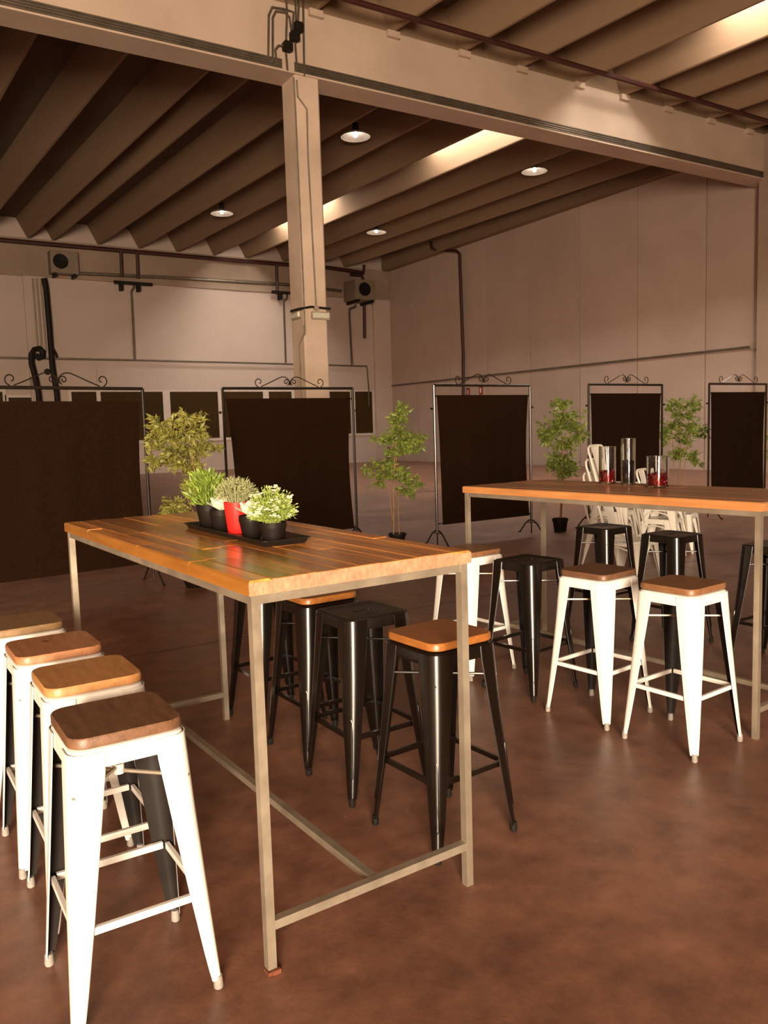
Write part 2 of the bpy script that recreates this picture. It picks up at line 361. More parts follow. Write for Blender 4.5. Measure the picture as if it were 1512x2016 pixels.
# red pipes
o = MB().tube([(XL+1,13.2,9.2),(XW-.4,13.2,9.2)], .055, 8).build('red_pipe', m_red); tag(o, 'dark red iron pipe hung under the ribs beside the big beam', 'pipe')
t = empty('red_pipe', (0, YW-.36, 0)); tag(t, 'dark red water pipe with drops running high along the back wall', 'pipe')
def wp(px, py, off=.0): p = aty(px, py, YW-.36); return (p.x, off, p.z)
MB().tube([wp(-120,462), wp(0,472), wp(260,495), wp(480,514), wp(645,527), wp(716,537), wp(717,522)], .085, 8).build('pipe', m_red, t)
for px, y0, y1 in ((238,492,545),(270,495,548),(544,516,572)):
    MB().tube([wp(px,y0), wp(px+2,y1)], .07, 8).build('drop_pipe', m_red, t)
MB().tube([wp(690,540), wp(712,542), wp(717,556)], .08, 8).build('pipe_bend', m_red, t)
o = MB().tube([atx(848,476,XW-.5), atx(850,488,XW-.5), atx(858,492,XW-.3), atx(898,494,XW-.17), atx(905,500,XW-.17), atx(912,700,XW-.17), atx(912,900,XW-.17)], .07, 8).build('red_pipe', m_red)
tag(o, 'dark red riser pipe bending down the far panelled wall', 'pipe')
# wall conduits
def conduit(name, pts, r, m, label, cat='conduit', Y=YW-.06):
    o = MB().tube([aty(px, py, Y) for px, py in pts], r, 6).build(name, m); tag(o, label, cat); return o
conduit('steel_conduit', [(-100,701),(0,704),(260,709),(540,716),(650,719),(722,721),(726,765),(726,800)], .04, m_pipe, 'horizontal dark conduit across the white back wall', Y=YW-.22)
conduit('steel_conduit', [(150,538),(400,550),(560,560),(672,573)], .07, m_pipe, 'thick dark conduit along the foot of the back wall edge beam', Y=YW-.17)
conduit('steel_conduit', [(264,560),(264,566),(259,574),(260,590),(266,708)], .05, m_pipe, 'vertical conduit dropping from brackets onto the back wall conduit')
conduit('steel_conduit', [(565,580),(565,588),(559,592),(559,600),(563,716)], .05, m_pipe, 'vertical conduit dropping beside the pillar on the back wall')
conduit('steel_conduit', [(700,600),(700,604),(688,609),(688,620),(693,718)], .06, m_pipe, 'vertical conduit dropping under the square air unit')
for i, px in enumerate((64, 72, 80)):
    conduit('steel_conduit', [(px,548),(px+11,692)], .035, m_jbox, ['thin conduit beside the hose reel, farthest from thick black cable','middle thin conduit of three beside thick black cable','thin conduit running closest to thick black cable'][i], Y=YW-.18)
def hung(name, pts, r, m, label, cat, Y, hooks, hname):
    t = empty(name, aty(*pts[0], Y)); tag(t, label, cat); o3 = t.location
    MB().tube([aty(px, py, Y)-o3 for px, py in pts], r, 8).build('run', m, t)
    for px, py in hooks:
        p = aty(px, py, Y)-o3
        MB().box(p.x-.05, p.y-.02, p.z-.05, p.x+.05, YW-.12-o3.y, p.z+.05).build(hname, m_jbox, t)
hung('black_cable', [(87,548),(91,570),(97,640),(103,720),(112,775),(114,800)], .11, m_dark, 'thick black cable hanging down the back wall pier', 'cable', YW-.33, [(94,600),(102,700)], 'clip')
hung('black_hose', [(78,800),(76,775),(70,745),(62,715),(62,698),(68,688),(78,686),(84,692),(84,702),(76,705),(70,698)], .11, m_dark, 'coiled black hose hooked on the back wall pier', 'hose', YW-.52, [(74,695)], 'hook')
conduit('wall_cable', [(106,688),(112,700),(113,708)], .05, m_dark, 'small forked cable hook on the back wall', 'cable')
o = MB().lathe([(.12,0),(.12,.1)], 16).build('round_socket', m_dark, loc=aty(93,732,YW-.13), rot=(PI/2,0,0)); tag(o, 'round dark socket on the back wall pier', 'socket')
a = aty(58,742,YW-.12); b = aty(76,760,YW-.12)
t = empty('meter_box', ((a.x+b.x)/2, YW-.12, b.z)); tag(t, 'small grey meter box under the coiled hose', 'box')
w_ = (b.x-a.x)/2; h_ = a.z-b.z
MB().box(-w_,-.15,0,w_,0,h_).build('body', m_jbox, t); MB().box(-w_+.03,-.17,.04,w_-.03,-.15,h_-.04).build('door', m_ac, t)
ca = atx(757,761,XW-.05); cb = atx(1504,680,XW-.05)
o = MB().tube([ca, ca.lerp(cb,.3), cb, atx(1560,674,XW-.05)], .035, 6).build('steel_conduit', m_pipe); tag(o, 'long dark conduit sloping in view along the far panelled wall', 'conduit')
p = atx(1486,681,XW-.05); o = MB().lathe([(.12,-.05),(.12,.06)], 16).build('junction_disc', m_jbox, loc=p, rot=(0,-PI/2,0)); tag(o, 'round grey junction disc on the panelled wall conduit', 'junction box')
# air units
def ac_unit(p0, p1, dep, round_fan, label):
    a = aty(*p0, YW-.1); b = aty(*p1, YW-.1); w = b.x-a.x; h = a.z-b.z
    t = empty('air_unit', (a.x, YW-.1, b.z)); tag(t, label, 'air unit')
    MB().box(0,-dep,0,w,0,h).build('casing', m_ac, t)
    cx, cz, r = (w*.36, h*.52, h*.33) if round_fan else (w*.47, h*.52, h*.34)
    MB().lathe([(r,0),(r,.05)], 24).build('fan_opening', m_dark, t, (cx,-dep-.03,cz), (-PI/2,0,0))
    for k in range(4):
        rr = r*(k+1)/4.3
        MB().tube([(cx+rr*math.cos(2*PI*i/20), -dep-.06, cz+rr*math.sin(2*PI*i/20)) for i in range(20)], .012, 5, closed=True).build('guard_ring', m_dark, t)
    for x in (w*.15, w*.85):
        MB().box(x-.04,-dep-.05,-.12,x+.04,0,-.0).build('bracket', m_dark, t)
    return t
ac_unit((93,497),(150,545), .55, True, 'grey air conditioner with round fan on the back wall edge beam')
tq = ac_unit((676,557),(716,598), 1.1, False, 'square grey air unit with dark fan near the room corner')
MB().tube([aty(717,590,YW-.24)-tq.location, aty(718,666,YW-.24)-tq.location], .08, 8).build('drain_pipe', m_red, tq)
t = empty('pipe_bracket', aty(255,560,YW-.1)); tag(t, 'dark steel bracket under the twin red drop pipes', 'bracket')
MB().box(-.7,-.35,-.06,.85,-.25,.06).build('rail', m_dark, t); MB().box(-.45,-.3,-.3,-.33,0,0).build('arm', m_dark, t); MB().box(.25,-.3,-.3,.37,0,0).build('arm', m_dark, t)
t = empty('pipe_bracket', aty(548,578,YW-.1)); tag(t, 'dark steel bracket under the single red drop pipe beside the pillar', 'bracket')
MB().box(-.45,-.35,-.06,.6,-.25,.06).build('rail', m_dark, t); MB().box(-.05,-.3,-.3,.07,0,0).build('arm', m_dark, t)
# windows in the back wall
def window(n, px0, px1, z0, z1, mull):
    x0 = aty(px0,820,YW).x; x1 = aty(px1,820,YW).x
    w = MB().box(x0-.12,YW-.05,z0-.12,x1+.12,YW+.0,z0).box(x0-.12,YW-.05,z1,x1+.12,YW,z1+.1).box(x0-.12,YW-.05,z0,x0,YW,z1).box(x1,YW-.05,z0,x1+.12,YW,z1).build('window_%d' % n, m_frame)
    w['kind'] = 'structure'
    e = [x0]
    for m0, m1 in mull:
        a, b = aty(m0,820,YW).x, aty(m1,820,YW).x
        MB().box(a,YW-.06,z0,b,YW,z1).build('mullion', m_frame, w); e += [a, b]
    e.append(x1)
    for i in range(0, len(e), 2):
        MB().box(e[i],YW-.02,z0,e[i+1],YW-.005,z1).build('pane', m_winglass, w)
window(1, 143, 733, 1.42, 3.44, [(192,200),(322,336),(430,440),(519,530),(575,585),(640,648),(690,699)])
window(2, 19, 72, 1.42, 3.22, [])
window(3, -60, 8, 1.42, 3.44, [])
# signs and extinguisher
for (px, py, w, h, lab) in ((922,772,.20,.34,'small faded red safety sign beside the red riser pipe'),(947,768,.22,.38,'small red fire sign with white picture on the panelled wall')):
    p = atx(px, py, XW-.01); t = empty('safety_sign', p); tag(t, lab, 'sign')
    MB().box(-.02,-w/2,-h/2,0,w/2,h/2).build('plate', m_sign, t); MB().box(-.025,-w*.2,-h*.3,-.02,w*.2,h*.25).build('pictogram', m_signw, t)
t = empty('fire_extinguisher', (21.35, 34.05, 0)); tag(t, 'dark red fire extinguisher standing in the far room corner', 'extinguisher')
MB().lathe([(.10,0),(.11,.03),(.11,.48),(.07,.58),(.03,.62)], 16).build('cylinder', m_ext, t)
MB().lathe([(.03,.62),(.03,.70)], 10).box(-.03,-.10,.66,.03,.05,.69).build('valve', m_dark, t)
MB().lathe([(.112,.2),(.112,.36)], 16, capb=False, capt=False).build('label_band', m_signw, t)
# high-bay lamps
for px, py, lab in ((700,270,'round reflector lamp nearest the pillar top, under the dark ribs'),(437,421,'round reflector lamp left of the pillar between ribs'),(741,458,'small reflector lamp low over the room corner'),(1052,338,'reflector lamp beside the bright skylight and panelled wall')):
    p = atz(px, py, 9.35); t = empty('ceiling_lamp', p); tag(t, lab, 'lamp', 'high bay ceiling lamps')
    MB().lathe([(.40,0),(.39,.02),(.31,.08),(.15,.14),(.07,.16)], 24, capb=False, capt=True).lathe([(.395,.0),(.38,.02),(.30,.075),(.14,.135)], 24, capb=False, capt=False).build('reflector', m_chrome, t)
    MB().lathe([(.07,.16),(.08,.19),(.08,.34),(.03,.38)], 14).build('ballast', m_dark, t)
    MB().lathe([(.02,.0),(.05,.02),(.06,.05),(.05,.09),(.03,.13)], 12).build('bulb', m_bulb, t)
    MB().tube([(0,0,.37),(0,0,.74)], .012, 6).build('hanger', m_dark, t)

# ------------------------------------------------------------------ tables
m_end1 = mat('end_grain_pale', (.44,.24,.145), .6, var=(.31,.155,.085), vscale=22, vdet=6, bump=.5, bscale=60)
m_end2 = mat('end_grain_orange', (.50,.22,.085), .5, var=(.36,.15,.055), vscale=14, vdet=6, bump=.3, bscale=40)
m_side1 = mat('varnished_edge', (.40,.165,.030), .25, var=(.29,.11,.018), vscale=3, stretch=(9,1,9), coat=.4)
m_side2 = mat('oiled_edge_orange', (.55,.245,.085), .4, var=(.42,.17,.055), vscale=3, stretch=(9,1,9))
def table(name, x0, y0, a, L, Wd, H, top, m_top, strips, label, ends, seed, foot=False):
    rnd = random.Random(seed)
    t = empty(name, (x0, y0, 0), a); tag(t, label, 'table')
    s = .027
    for w, l in ((0,0),(Wd-s,0),(0,L-s),(Wd-s,L-s)):
        z0 = .014 if (foot and w == 0 and l == 0) else 0
        lg = MB().box(w, l, z0, w+s, l+s, H-.0005).build('leg', m_steel, t)
        if z0: MB().box(w-.002,l-.004,0,w+s+.004,l+s,.010).box(w+.010,l-.010,.0,w+s+.008,l,.013).build('foot_wedge', m_rust, lg)
    e = .0006
    for l in (e, L-s-e): MB().box(s, l, H-s, Wd-s, l+s, H-.001).build('end_rail', m_steel, t)
    for w in (e, Wd-s-e): MB().box(w, s, H-s, w+s, L-s, H-.001).build('side_rail', m_steel, t)
    for l in (e, L-s-e): MB().box(s, l, .128, Wd-s, l+s, .128+s).build('foot_rail', m_steel, t)
    MB().box(Wd/2-s/2, s, .128, Wd/2+s/2, L-s, .128+s-.001).build('centre_stretcher', m_steel, t)
    tt = empty('tabletop'); tt.parent = t; 
    ov = .010; sw = (Wd+2*ov)/strips
    for i in range(strips):
        y = -ov; xa = -ov+i*sw
        while y < L+ov-.01:
            ln = rnd.uniform(*ends); y1 = y+ln
            if y1 > L+ov-.25: y1 = L+ov
            dz = rnd.uniform(-.0012, .0008)
            MB().cbox(xa+.0004, y+.0003, H, xa+sw-.0004, y1-.0003, H+top+dz, .0018 if 0 < i < strips-1 else .006).build('plank', m_top, tt)
            pk = C.objects[-1]; pk.data.materials.append(m_end1 if m_top is m_t1 else m_end2); pk.data.materials.append(m_side1 if m_top is m_t1 else m_side2)
            for pl in pk.data.polygons:
                if abs(pl.normal.y) > .9: pl.material_index = 1
                elif abs(pl.normal.x) > .6 and ((i == 0 and pl.normal.x < 0) or (i == strips-1 and pl.normal.x > 0)): pl.material_index = 2
            y = y1
    return t
T1 = table('bar_table', .8176, 2.0289, .0477, 2.039, .7654, 1.10, .042, m_t1, 11, 'tall table with glossy reddish planks and steel frame carrying potted herbs', (.30,.9), 3, True)
T2 = table('bar_table', 3.464, 2.271, .087, 2.04, .765, 1.105, .042, m_t2, 7, 'tall table with dull brown plank top carrying three glass vases', (.8,2.2), 5)

# ------------------------------------------------------------------ stools
def leg_mesh(Mh, m, Sh=.1545, Fh=.200):
    mb = MB(); zs = [.030, .06, .12, .30, .52, Mh-.06, Mh-.006]
    def h(z): return Fh + (Sh-Fh)*(z/Mh)
    def w(z): return .026 + (.088-.026)*min(1, max(0, (z-.03)/(Mh-.09)))**.85
    outer, inner = [], []
    for z in zs:
        hh = h(z) + .0012; ww = w(z); r = min(ww*.62, .045)
        def prof(off):
            H_ = hh-off; pts = [(H_-ww, H_)]
            for k in range(7): an = PI/2*(1-k/6); rr = max(r-off,.004); pts.append((H_-rr+rr*math.cos(an), H_-rr+rr*math.sin(an)))
            pts.append((H_, H_-ww)); return [(x, y, z) for x, y in pts]
        outer.append(prof(0)); inner.append(prof(.003))
    rings = [o + list(reversed(i)) for o, i in zip(outer, inner)]
    mb.loops([list(reversed(r)) for r in rings], smooth=True)
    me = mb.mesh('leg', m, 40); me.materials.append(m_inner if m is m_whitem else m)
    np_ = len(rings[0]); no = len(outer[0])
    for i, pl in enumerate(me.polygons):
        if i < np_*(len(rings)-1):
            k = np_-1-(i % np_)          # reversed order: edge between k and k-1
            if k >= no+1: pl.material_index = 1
    return me, h, w
def groove_mesh(Mh, m, h, w):
    def pt(z, t):
        hh = h(z)+.0012; r = min(w(z)*.62, .045); d = (hh-r)+r*.7071+.0006
        return (d + t*.7071, d - t*.7071, z)
    zt, zb = .345, .12
    pts = [pt(zt, -.0065), pt(zt+.012, 0), pt(zt, .0065)] + [pt(zt-(zt-zb)*k/5, .0065) for k in range(1,6)] + [pt(zb-.012, 0), pt(zb, -.0065)] + [pt(zb+(zt-zb)*k/5, -.0065) for k in range(1,5)]
    return MB().tube(pts, .0017, 5, closed=True).mesh('groove', m)
def pan_mesh(Mh, m, slot):
    lo = [rsq(.1535,.045,Mh-.048), rsq(.1545,.045,Mh-.045), rsq(.1520,.044,Mh-.012), rsq(.1500,.043,Mh-.004), rsq(.1445,.040,Mh)]
    inn = [(x*.985, y*.985, z) for x, y, z in lo[0]]
    mb = MB()
    if slot:
        lo += [rsq(.128,.032,Mh), rsq(.122,.030,Mh-.003)]
        sl = rsq(.045,.0085,Mh-.003,5,.009); sd = [(x*.97,y*.9,Mh-.02) for x,y,z in sl]
        lo += [sl, sd]
        mb.loops([[(x*.985,y*.985,Mh-.02) for x,y,z in lo[0]], inn] + lo, capb=False, capt=False)
    else:
        mb.loops([[(x*.985,y*.985,Mh-.02) for x,y,z in lo[0]], inn] + lo, capb=False, capt=True)
    return mb.mesh('seat_pan', m, 50)
def wood_seat_mesh(m, z0):
    lo = [rsq(.147,.046,z0), rsq(.1505,.047,z0+.004), rsq(.1505,.047,z0+.023), rsq(.147,.045,z0+.029)]
    return MB().loops(lo, smooth=True).mesh('wooden_seat', m, 40)
def foot_mesh(m): return MB().lathe([(.010,0),(.013,.003),(.0140,.012),(.0120,.038)], 12, c=(.189,.189,0)).mesh('rubber_foot', m)
def stretch_mesh(m, h):
    z = .275; hh = h(z)-.016
    return MB().box(hh-.006,-(hh-.012),z-.010,hh+.006,hh-.012,z+.010).mesh('stretcher', m)
def brace_mesh(m, h, z):
    hh = h(z)-.012
    return MB().tube([(-hh,-hh,z),(hh,hh,z)], .0055, 7).mesh('brace', m)
KIT = {}
def kit(kind):
    if kind in KIT: return KIT[kind]
    m = m_whitem if kind == 'white' else m_black
    Mh = {'white': .742, 'blackwood': .742, 'black': .765}[kind]
    k = {}; k['leg'], h, w = leg_mesh(Mh, m); k['M'] = Mh
    k['pan'] = pan_mesh(Mh, m if kind != 'black' else m_blackseat, kind == 'black')
    k['foot'] = foot_mesh(m_rubber if kind == 'white' else m_rubberk); k['st'] = stretch_mesh(m, h)
    k['br'] = brace_mesh(m_steel if kind == 'white' else m, h, Mh-.115); k['br2'] = brace_mesh(m_steel if kind == 'white' else m, h, Mh-.127)
    k['clamp'] = MB().lathe([(.016,Mh-.135),(.016,Mh-.107)], 12).mesh('clamp', m)
    k['groove'] = groove_mesh(Mh, m, h, w) if kind != 'white' else None
    KIT[kind] = k; return k
WOOD = {}
def stool(x, y, a, kind, label, wood=None, grp='bar stools around the tall tables', knot=False):
    k = kit(kind); t = empty('bar_stool', (x, y, 0), a); tag(t, label, 'stool', grp)
    inst('seat_pan', k['pan'], t)
    for i in range(4):
        R = (0, 0, i*PI/2)
        l = inst('leg', k['leg'], t, rot=R)
        f = inst('rubber_foot', k['foot'], l)
        if k['groove']: inst('groove', k['groove'], l)
        inst('stretcher', k['st'], t, rot=R)
    inst('brace', k['br'], t); inst('brace', k['br2'], t, rot=(0,0,PI/2)); inst('clamp', k['clamp'], t)
    if wood:
        key = (wood.name, k['M'])
        if key not in WOOD: WOOD[key] = wood_seat_mesh(wood, k['M']+.006)
        ws = inst('wooden_seat', WOOD[key], t, rot=(0,0,PI/2))
        if knot: MB().lathe([(.014,0),(.013,.0006),(.004,.0008)], 14, c=(.045,.02,k['M']+.0352)).build('knot', m_knot, ws)
    return t
g1, g2, g3, g4 = 'white stools beside the herb table', 'black stools on the far side of the herb table', 'stools in front of the vase table', 'black stools behind the vase table'
stool(.490, 2.250, .01, 'white', 'white stool with dark chocolate brown wooden seat at near end of the herb table', m_s1, g1)
stool(.512, 2.735, .02, 'white', 'white stool with golden tan wooden seat, second along the herb table', m_s2, g1)
stool(.487, 3.190, .03, 'white', 'white stool with knotted reddish wooden seat, third along the herb table', m_s3, g1, True)
stool(.440, 3.690, .05, 'white', 'white stool with greyish olive wooden seat cut off by the picture edge', m_s4, g1)
stool(1.730, 2.440, .079, 'blackwood', 'black stool with orange brown wooden seat behind the herb table end leg', m_s5, g2)
stool(1.710, 2.990, .025, 'black', 'black steel stool with slotted seat half under the herb table', None, g2)
stool(1.722, 3.440, .05, 'blackwood', 'black stool whose wooden seat edge peeps under the herb table rail', m_s5, g2)
stool(1.715, 3.960, .05, 'black', 'black stool deepest under the herb table, only its legs showing', None, g2)
stool(3.104, 4.025, .103, 'white', 'white stool with worn brown seat beside the corner of the herb table', m_s6, g3)
stool(3.143, 3.521, .140, 'black', 'black steel stool standing between white stools before the vase table', None, g3)
stool(3.151, 2.987, .121, 'white', 'white stool with dull dark wooden seat next to the black slotted stool', m_s1, g3)
stool(3.181, 2.480, .085, 'white', 'white stool with warm brown wooden seat close to the vase table leg', m_s6, g3)
stool(4.60, 4.30, .05, 'black', 'black steel stool behind the vase table, directly before the single white chair', None, g4)
stool(4.60, 3.68, .055, 'black', 'black steel stool seen under the middle of the vase table', None, g4)
stool(4.64, 2.93, .05, 'black', 'black steel stool cut off by picture edge behind the vase table leg', None, g4)

# ------------------------------------------------------------------ herbs on the tray
ZT1 = 1.1425
TX = 1.180
tr = empty('planter_tray', (TX, 2.995, ZT1), .02); tag(tr, 'long shallow black plastic tray holding the five potted plants', 'tray')
hw, hl = .092, .410
mb = MB().loops([rsq(hw-.012,.012,0,3,hl-.012), rsq(hw,.014,.022,3,hl), rsq(hw+.004,.014,.022,3,hl+.004), rsq(hw+.004,.014,.019,3,hl+.004)], capt=False, smooth=False)
mb.loops([rsq(hw-.014,.012,.003,3,hl-.014), rsq(hw,.014,.022,3,hl)], capb=True, capt=False, smooth=False)
mb.f[-1] = tuple(reversed(mb.f[-1])); mb.build('tray_shell', m_tray, tr)
def leaf(mb, p, d, l, w, fold=.25, curl=0.0):
    d = Vector(d).normalized(); s = d.cross(Vector((0,0,1)))
    if s.length < .1: s = Vector((1,0,0))
    s.normalize(); s = (Matrix.Rotation(random.uniform(0, 2*PI), 3, d) @ s); n = s.cross(d).normalized(); p = Vector(p)
    m1 = p + d*l*.42 + n*(-curl*l*.25)
    tip = p + d*l - n*curl*l
    mb.add([p, m1+s*w*.5+n*w*fold, m1, m1-s*w*.5+n*w*fold, tip], [(0,1,2),(0,2,3),(1,4,2),(2,4,3)], False)
def pot(parent, m, rt, rb, h, rim=True):
    pr = [(rb*.9,0),(rb,.004),(rt*.96,h*.72),(rt,h*.73),(rt,h),(rt-.004,h),(rt-.006,h*.85)] if rim else [(rb*.94,0),(rb,.004),(rt,h),(rt-.003,h),(rt-.006,h*.9)]
    MB().lathe(pr, 28, capt=False).build('pot', m, parent)
    MB().lathe([(.001,h*.86),(rt-.0055,h*.86)], 20, capb=False, capt=False).build('soil', m_soil, parent)
def foliage(name, mb, m, parent):
    o = mb.build(name, m, parent); o['kind'] = 'stuff'; return o
zt = ZT1+.0035
YP = (3.335, 3.175, 3.035, 2.855, 2.700)
XP = (1.170, 1.165, 1.180, 1.165, 1.185)
# 1 bright leafy herb
t = empty('potted_plant', (XP[0],YP[0],zt)); tag(t, 'potted herb with bright green pointed leaves at far end of tray', 'plant', 'potted plants on the tray')
pot(t, m_pot, .052, .038, .095); mb = MB()
for i in range(430):
    a = random.uniform(0,2*PI); u = random.random()**.6; z = random.uniform(.0,1)
    r = .085*u*(.45+.55*math.sin(PI*min(1,z*.8+.15))); p = (r*math.cos(a), r*math.sin(a), .09+.135*z)
    leaf(mb, p, (math.cos(a)*.9*u+random.uniform(-.45,.45), math.sin(a)*.9*u+random.uniform(-.45,.45), .45+.7*z), random.uniform(.026,.044), random.uniform(.009,.013), .2, random.uniform(-.2,.5))
foliage('foliage', mb, m_h1, t); mb = MB()
for i in range(22):
    a = random.uniform(0,2*PI); r = random.uniform(.01,.06); mb.tube([(r*.3*math.cos(a),r*.3*math.sin(a),.075),(r*math.cos(a),r*math.sin(a),.20)], .0013, 4)
foliage('stems', mb, m_h1, t)
# 2 and 4 pale thick-leaved rosettes
def rosette(i, label, seed, flip):
    rnd = random.Random(seed); t = empty('potted_succulent', (XP[i],YP[i],zt)); tag(t, label, 'plant', 'pale succulents on the tray')
    pot(t, m_pot, .046, .034, .085)
    for k in range(11):
        a = 2*PI*k/11*2.4; el = .45+.08*k; ln = .058-.0012*k; w = .026
        mb = MB(); rows = []
        for q in range(6):
            f = q/5; ww = w*math.sin(PI*(.12+.82*f))*1.0; rad = .006+ln*f*math.cos(el*(1-.3*f)); zz = .080+ln*f*math.sin(el)+.004*k*.3
            rows.append([(rad, ww, zz+.004), (rad, ww*.5, zz), (rad, 0, zz-.002), (rad, -ww*.5, zz), (rad, -ww, zz+.004), (rad, 0, zz+.007)])
        mb.loops(rows, smooth=True); mb.build('leaf', m_succ, t, rot=(0,0,a), sharp=80)
rosette(1, 'small pot of pale mint thick leaves between the bright herb and red pot', 2, 0)
rosette(3, 'small pot of pale mint thick leaves between red pot and white flowers', 4, 1)
# 3 grey green sprigs in the red pot
t = empty('potted_plant', (XP[2],YP[2],zt)); tag(t, 'grey green dome of fine sprigs in a bright red pot', 'plant', 'potted plants on the tray')
pot(t, m_redpot, .051, .039, .124, False); mb = MB()
for i in range(900):
    a = random.uniform(0,2*PI); ph = math.acos(random.uniform(-.25,1)); r = random.uniform(.055,.080)
    n = Vector((math.sin(ph)*math.cos(a), math.sin(ph)*math.sin(a), math.cos(ph))); p = n*r; p.z = p.z*.85+.150
    leaf(mb, p, n+Vector((random.uniform(-.9,.9),random.uniform(-.9,.9),random.uniform(-.5,.9))), random.uniform(.012,.020), .0042, .3, random.uniform(-.5,.5))
foliage('foliage', mb, m_h2, t); mb = MB()
for i in range(60):
    a = random.uniform(0,2*PI); r = random.uniform(.0,.065); mb.tube([(r*.4*math.cos(a),r*.4*math.sin(a),.10),(r*math.cos(a),r*math.sin(a),.19)], .0012, 4)
foliage('stems', mb, m_h2, t)
# 5 white flowering plant
t = empty('potted_plant', (XP[4],YP[4],zt)); tag(t, 'lime green bushy plant dotted with cream white flowers at near end of tray', 'plant', 'potted plants on the tray')
pot(t, m_pot, .050, .040, .070); mb = MB(); fm = MB(); sm = MB()
for i in range(230):
    a = random.uniform(0,2*PI); ph = math.acos(random.uniform(-.12,1)); n = Vector((math.sin(ph)*math.cos(a), math.sin(ph)*math.sin(a), math.cos(ph)))
    tip = n*random.uniform(.068,.098); tip.z = tip.z*1.12+.098
    b = Vector((random.uniform(-.025,.025), random.uniform(-.025,.025), .062))
    sm.tube([b, b.lerp(tip,.6)+Vector((0,0,.008)), tip], .0009, 3, cap=False)
    for k in range(6):
        q = b.lerp(tip, random.uniform(.45,1)); leaf(mb, q, n+Vector((random.uniform(-1,1),random.uniform(-1,1),random.uniform(-.3,1))), random.uniform(.010,.017), .0055, .2)
    if i % 4 == 0 and n.z > -.02:
        for k in range(5):
            c = tip + Vector((random.uniform(-.008,.008),random.uniform(-.008,.008),random.uniform(-.004,.008)))
            for j in range(4):
                aa = j*PI/2+random.uniform(0,1); leaf(fm, c, (math.cos(aa),math.sin(aa),.35), .0075, .006, .1)
foliage('foliage', mb, m_h3, t); foliage('stems', sm, m_h3, t); foliage('flowers', fm, m_flower, t)

# ------------------------------------------------------------------ vases
ZV = 1.148
def vase(x, y, r, h, fill, m, label, seed):
    rnd = random.Random(seed); t = empty('glass_vase', (x, y, ZV)); tag(t, label, 'vase', 'glass cylinder vases on the far table')
    w = .0035
    MB().lathe([(r-.004,0),(r,.004),(r,h-.001),(r-.001,h),(r-w+.001,h),(r-w,h-.001),(r-w,.012),(r-w-.003,.009)], 40).build('glass', m_glass, t)
    R = r-w-.0012; mb = MB().lathe([(R-.006,.0095),(R-.006,fill-.004)], 20); nb = int(5200*fill*r/.02)
    for i in range(min(520, nb)):
        a = rnd.uniform(0,2*PI); top = rnd.random() < .2
        rr = (R-.005)*math.sqrt(rnd.random()) if top else R-.005
        z = fill+rnd.uniform(-.003,.004) if top else rnd.uniform(.014, fill); c = Vector((rr*math.cos(a), rr*math.sin(a), z)); s = rnd.uniform(.0038,.0060)
        e = [Vector((rnd.gauss(0,1),rnd.gauss(0,1),rnd.gauss(0,1))).normalized()*s for _ in range(4)]
        mb.add([c+q for q in e], [(0,1,2),(0,3,1),(1,3,2),(2,3,0)])
    o = mb.build('filling', m, t); o['kind'] = 'stuff'
vase(3.990, 3.700, .054, .240, .082, m_bead_r, 'medium glass vase with low red glitter fill, nearest the stacked chairs', 1)
vase(3.965, 3.505, .044, .292, .150, m_bead_k, 'tall narrow glass vase half filled with black glitter', 2)
vase(3.930, 3.250, .064, .186, .080, m_bead_r, 'short wide glass vase with red glitter fill', 3)

